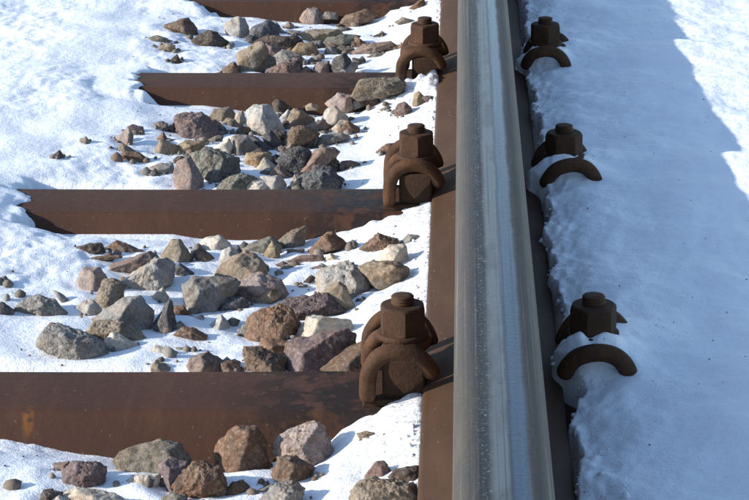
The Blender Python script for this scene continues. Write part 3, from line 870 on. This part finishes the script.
rail = empty('rail', (0, 0, 0))
tag(rail, 'long steel rail with worn grey head and rusty brown foot', 'rail')
zr0 = RAIL_H - 0.154
ys = [-6, -2, 0, 1, 1.5, 2, 2.5, 3, 3.5, 4, 6, 12, 40]
def sym(h):
    return [(-x, z) for x, z in h[::-1]] + [(x, z) for x, z in h if x > 1e-9]
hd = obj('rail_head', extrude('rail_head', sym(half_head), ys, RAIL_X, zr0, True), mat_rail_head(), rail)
hd['label'] = 'worn grey rail head with a polished running strip painted with bluish sky reflection'
RF = mat_rail_foot()
wb = [(-x, z) for x, z in half_web] + [(x, z) for x, z in half_web[::-1]]
obj('rail_web', extrude('rail_web', wb, ys, RAIL_X, zr0, True), RF, rail)
obj('rail_foot', extrude('rail_foot', sym(half_foot), ys, RAIL_X, zr0, True), RF, rail)

# ------------------------------------------------------------------ rail fastenings
RUST_CLIP = mat_rust('clip_rust', (0.044, 0.023, 0.014), (0.112, 0.052, 0.024), (0.034, 0.021, 0.016))
RUST_NUT = mat_rust('nut_rust', (0.046, 0.024, 0.015), (0.078, 0.038, 0.020), (0.032, 0.021, 0.016))
RUST_RIB = mat_rust('rib_rust', (0.042, 0.024, 0.016), (0.070, 0.036, 0.021), (0.03, 0.020, 0.015))

def catmull(P, n):
    P = [np.array(p, float) for p in P]
    P = [2 * P[0] - P[1]] + P + [2 * P[-1] - P[-2]]
    out = []
    for i in range(1, len(P) - 2):
        for q in range(n):
            t = q / n
            out.append(0.5 * (2 * P[i] + (P[i + 1] - P[i - 1]) * t + (2 * P[i - 1] - 5 * P[i] + 4 * P[i + 1] - P[i + 2]) * t * t + (3 * P[i] - P[i - 1] - 3 * P[i + 1] + P[i + 2]) * t ** 3))
    out.append(P[-2])
    return np.array(out)

def tube_mesh(name, pts, r, seg=14):
    n = len(pts)
    T = np.gradient(pts, axis=0); T /= np.linalg.norm(T, axis=1)[:, None]
    up = np.array((0.0, 0, 1)); N = []
    nrm = np.cross(T[0], up); nrm /= np.linalg.norm(nrm)
    bm = bmesh.new(); rings = []
    for i in range(n):
        nrm = nrm - T[i] * (nrm @ T[i]); nrm /= np.linalg.norm(nrm)
        bn = np.cross(T[i], nrm)
        e = min(i, n - 1 - i)
        rr = r * (0.72 if e == 0 else 0.95 if e == 1 else 1.0)
        rings.append([bm.verts.new(pts[i] + rr * (math.cos(a) * nrm + math.sin(a) * bn)) for a in np.linspace(0, 2 * math.pi, seg, endpoint=False)])
    for i in range(n - 1):
        for j in range(seg):
            bm.faces.new((rings[i][j], rings[i][(j + 1) % seg], rings[i + 1][(j + 1) % seg], rings[i + 1][j]))
    bm.faces.new(rings[0]); bm.faces.new(rings[-1])
    return bm_mesh(bm, name)

def lathe_mesh(name, prof, seg=32, hexr=None):
    bm = bmesh.new(); rings = []
    for r, z in prof:
        rings.append([bm.verts.new((r * math.cos(2 * math.pi * j / seg), r * math.sin(2 * math.pi * j / seg), z)) for j in range(seg)])
    for i in range(len(rings) - 1):
        for j in range(seg):
            bm.faces.new((rings[i][j], rings[i][(j + 1) % seg], rings[i + 1][(j + 1) % seg], rings[i + 1][j]))
    bm.faces.new(rings[0]); bm.faces.new(rings[-1])
    return bm_mesh(bm, name)

def nut_mesh():
    # hexagon with rounded corner chamfer on top, sampled round
    seg = 72
    z0, z1 = 0.0560, 0.0815
    def hexr(a, af):
        a = (a % (math.pi / 3)) - math.pi / 6
        return af / math.cos(a)
    bm = bmesh.new(); rings = []
    af = 0.0190
    for z, lim in ((z0, 0.0208), (z0 + 0.0012, 0.0217), (z1 - 0.0045, 0.0217), (z1 - 0.0022, 0.0207), (z1 - 0.0006, 0.0193), (z1, 0.0180), (z1 + 0.0001, 0.0125)):
        rings.append([bm.verts.new((min(hexr(2 * math.pi * j / seg, af), lim) * math.cos(2 * math.pi * j / seg), min(hexr(2 * math.pi * j / seg, af), lim) * math.sin(2 * math.pi * j / seg), z)) for j in range(seg)])
    for i in range(len(rings) - 1):
        for j in range(seg):
            bm.faces.new((rings[i][j], rings[i][(j + 1) % seg], rings[i + 1][(j + 1) % seg], rings[i + 1][j]))
    bm.faces.new(rings[0]); bm.faces.new(rings[-1])
    me = bm_mesh(bm, 'nut', False)
    me.shade_smooth()
    me.set_sharp_from_angle(angle=math.radians(22))
    return me

def block_mesh(name, x0, x1, y0, y1, z0, z1, bev, slant=0.0):
    bm = bmesh.new()
    bmesh.ops.create_cube(bm, size=1)
    for v in bm.verts:
        v.co = Vector(((x0 + x1) / 2 + v.co.x * (x1 - x0), (y0 + y1) / 2 + v.co.y * (y1 - y0) * (1 - (slant if v.co.z > 0 else 0)), (z0 + z1) / 2 + v.co.z * (z1 - z0)))
    bmesh.ops.bevel(bm, geom=list(bm.edges), offset=bev, segments=3, affect='EDGES', profile=0.6)
    me = bm_mesh(bm, name)
    me.set_sharp_from_angle(angle=math.radians(40))
    return me

def clip_path(s):
    half = [(0.0165, 0.006, 0.0455), (0.008, 0.0190, 0.0445), (-0.010, 0.0225, 0.0440), (-0.0225, 0.0250, 0.0400), (-0.0300, 0.0285, 0.0270),
            (-0.0315, 0.0355, 0.0135), (-0.0315, 0.0430, 0.0110), (-0.0315, 0.0475, 0.0220), (-0.0295, 0.0495, 0.0370), (-0.0195, 0.0500, 0.0495), (-0.0040, 0.0495, 0.0535),
            (0.0130, 0.0475, 0.0490), (0.0220, 0.0430, 0.0390), (0.0265, 0.0380, 0.0275)]
    front = [(x, -y, z) for x, y, z in half[::-1]]
    P = front + [(0.0185, 0.0, 0.0465)] + half
    pts = catmull(P, 6)
    pts[:, 0] *= s
    return pts

thread = []
z = 0.004
while z < 0.0862:
    thread += [(0.0090, z), (0.0106, z + 0.0011), (0.0106, z + 0.0014), (0.0090, z + 0.0025)]; z += 0.0026
thread += [(0.0104, 0.0885), (0.0094, 0.0897), (0.0050, 0.0900)]
ME_BOLT = lathe_mesh('bolt', thread, 26)
ME_NUT = nut_mesh()
ME_WASH = lathe_mesh('washer', [(0.012, 0.0505), (0.0228, 0.0505), (0.0236, 0.0513), (0.0236, 0.0550), (0.0228, 0.0559), (0.012, 0.0559)], 40)
ME_CLIP = {s: tube_mesh('spring_clip', clip_path(s), 0.0073 if s == 1 else 0.0080) for s in (1, -1)}
ME_RIB = {s: block_mesh('anchor_rib', min(-0.0185 * s, 0.0195 * s), max(-0.0185 * s, 0.0195 * s), -0.033, 0.033, -0.003, 0.0385, 0.003, 0.10) for s in (1, -1)}
ME_PLATE = {s: block_mesh('base_plate', min(-0.036 * s, 0.017 * s), max(-0.036 * s, 0.017 * s), -0.040, 0.044, -0.004, 0.0052, 0.0018) for s in (1, -1)}
NUT_ROT = {(0, 1): 96, (1, 1): 98, (2, 1): 82, (3, 1): 90, (0, -1): 75, (1, -1): 62, (2, -1): 100, (3, -1): 88}
WHERE = ['at the orange-spotted sleeper', 'at the blue-stained sleeper', 'at the sleeper with the olive stone']
for k in range(3):
    for s, bx in ((1, BOLT_LX), (-1, BOLT_RX)):
        f = empty('rail_fastening', (bx, SLEEPER_Y[k] + 0.003, 0))
        f.rotation_euler = (0, 0, math.radians({0: 1.5, 1: -2.0, 2: 1.0}[k] * s))
        if s == 1:
            tag(f, 'sunlit rusty clip, nut and bolt holding the rail ' + WHERE[k], 'rail fastening', 'fastenings along the rail')
        else:
            tag(f, 'shaded snow-buried clip and nut across the rail ' + WHERE[k], 'rail fastening', 'fastenings along the rail')
        sc = obj('spring_clip', ME_CLIP[s], RUST_CLIP, f)
        sc.rotation_euler = (0, 0, math.radians({0: 0.0, 1: 3.5, 2: -3.0}[k])); sc.scale = (1, {0: 1.0, 1: 0.97, 2: 1.03}[k], {0: 1.0, 1: 1.03, 2: 0.98}[k])
        obj('washer', ME_WASH, RUST_NUT, f)
        n = obj('nut', ME_NUT, RUST_NUT, f)
        n.rotation_euler = (0, 0, math.radians(NUT_ROT[(k, s)]))
        obj('bolt', ME_BOLT, RUST_NUT, f)
        obj('anchor_rib', ME_RIB[s], RUST_RIB, f)
        obj('base_plate', ME_PLATE[s], RUST_RIB, f)

# ------------------------------------------------------------------ ballast stones
STONE = mat_stone('stone', False); STONE_P = mat_stone('pitted_stone', True)
for S in PLANS:
    W, Fc = stone_mesh(S)
    c = S['c']
    base = np.array((c[0], c[1], c[2] + W[:, 2].min()))
    o = obj('ballast_stone', np_mesh('ballast_stone', W + c - base, Fc), STONE_P if 'p' in S['opt'] else STONE, None, base)
    b = np.array(COLORS[S['col']]) * S['rng'].uniform(0.72, 0.94)
    o.color = (*b, 1)
    tag(o, S['look'] + ' ' + BAY[S['bay']], 'stone', 'small wedged stones ' + BAY[S['bay']] if S['look'].startswith('small wedged') else 'ballast stones in the snow')

# ------------------------------------------------------------------ chips, grit and snow crumbs (too small and many to count)
rng = np.random.RandomState(5)
bv, bf = ico(1)

def scatter(name, items, mat, label, cat, smooth=False):
    GV, GF, n = [], [], 0
    for x, y, zz, r in items:
        v = bv * rng.uniform(0.6, 1.4, 3) * r * rng.uniform(0.72, 1.25, (len(bv), 1)) + np.array((x, y, zz))
        GV.append(v); GF.append(bf + n); n += len(bv)
    o = obj(name, np_mesh(name, np.concatenate(GV), np.concatenate(GF), smooth), mat)
    o['kind'] = 'stuff'
    tag(o, label, cat)

def hs(x, y):
    return float(snow_h(np.array([x]), np.array([y]))[0])

def free(x, y):
    return x > 0 or abs((y - SLEEPER_Y[0] + SP / 2) % SP - SP / 2) > 0.088

def mat_chips():
    t = NT('stone_chips')
    ge = t.add('ShaderNodeNewGeometry')
    col = t.ramp(ge.outputs['Random Per Island'], [(0.0, (.12, .095, .075)), (0.3, (.20, .165, .135)), (0.55, (.16, .10, .07)), (0.8, (.30, .27, .23)), (1.0, (.09, .085, .085))])
    n = t.noise(t.coord(), 420.0, 3)
    t.set(Base_Color=t.mix(t.ramp(n, [(0.4, 0.0), (0.7, 0.6)]), col, (0.08, 0.07, 0.06)), Roughness=0.9)
    return t.m

chips = []
for S in PLANS:
    k = 6 if S['bay'] in (3, 4) else 3
    for q in range(k):
        a = rng.uniform(0, 2 * math.pi)
        x = S['c'][0] + math.cos(a) * S['w'] * rng.uniform(0.5, 0.95); y = S['c'][1] + math.sin(a) * (S['tf'] + S['tb']) * rng.uniform(0.5, 1.1)
        if free(x, y) and x < -0.08:
            r = rng.choice([0.0018, 0.0028, 0.0042, 0.0065], p=[.35, .3, .2, .15])
            chips.append((x, y, hs(x, y) + r * 0.1, r))
scatter('stone_chips', chips, mat_chips(), 'small stone chips strewn in the snow between the ballast stones', 'stone chips')

grit = []
for i in range(800):
    if i < 420:
        x = rng.uniform(-0.5, -0.04); y = rng.uniform(1.5, 3.75); r = rng.choice([0.0007, 0.0011, 0.0016])
    else:
        x = rng.uniform(0.11, 0.6); y = rng.uniform(1.45, 3.8); r = rng.choice([0.0004, 0.0006, 0.0009], p=[.5, .35, .15])
    if free(x, y):
        grit.append((x, y, hs(x, y), r))
scatter('grit', grit, mat_rust('grit', (0.10, 0.08, 0.06), (0.20, 0.15, 0.11), (0.07, 0.06, 0.05)), 'fine dark grit scattered over the snow', 'grit')

crumbs = []
ex = np.arange(0.05, 0.13, 0.001)
for i in range(380):                                  # broken snow along the ledge right of the rail
    y = rng.uniform(1.45, 3.8)
    hz = snow_h(ex, np.full_like(ex, y))
    j = int(np.argmax(hz > rng.uniform(0.004, 0.03)))
    r = rng.choice([0.0009, 0.0015, 0.0024, 0.0045], p=[.4, .35, .17, .08])
    crumbs.append((ex[j] + 0.001 + rng.normal(0, 0.002), y, hz[j] - 0.35 * r, r))
for i in range(420):                                   # and against the foot on the sunny side
    y = rng.uniform(1.5, 3.8); x = -0.0365 - abs(rng.normal(0, 0.006))
    if free(x, y):
        r = rng.choice([0.001, 0.0016, 0.0025], p=[.5, .35, .15])
        crumbs.append((x, y, hs(x, y) + r * 0.3, r))
bv, bf = ico(2)
scatter('snow_crumbs', crumbs, SNOW, 'crumbs of broken snow along the edges beside the rail', 'snow crumbs', True)
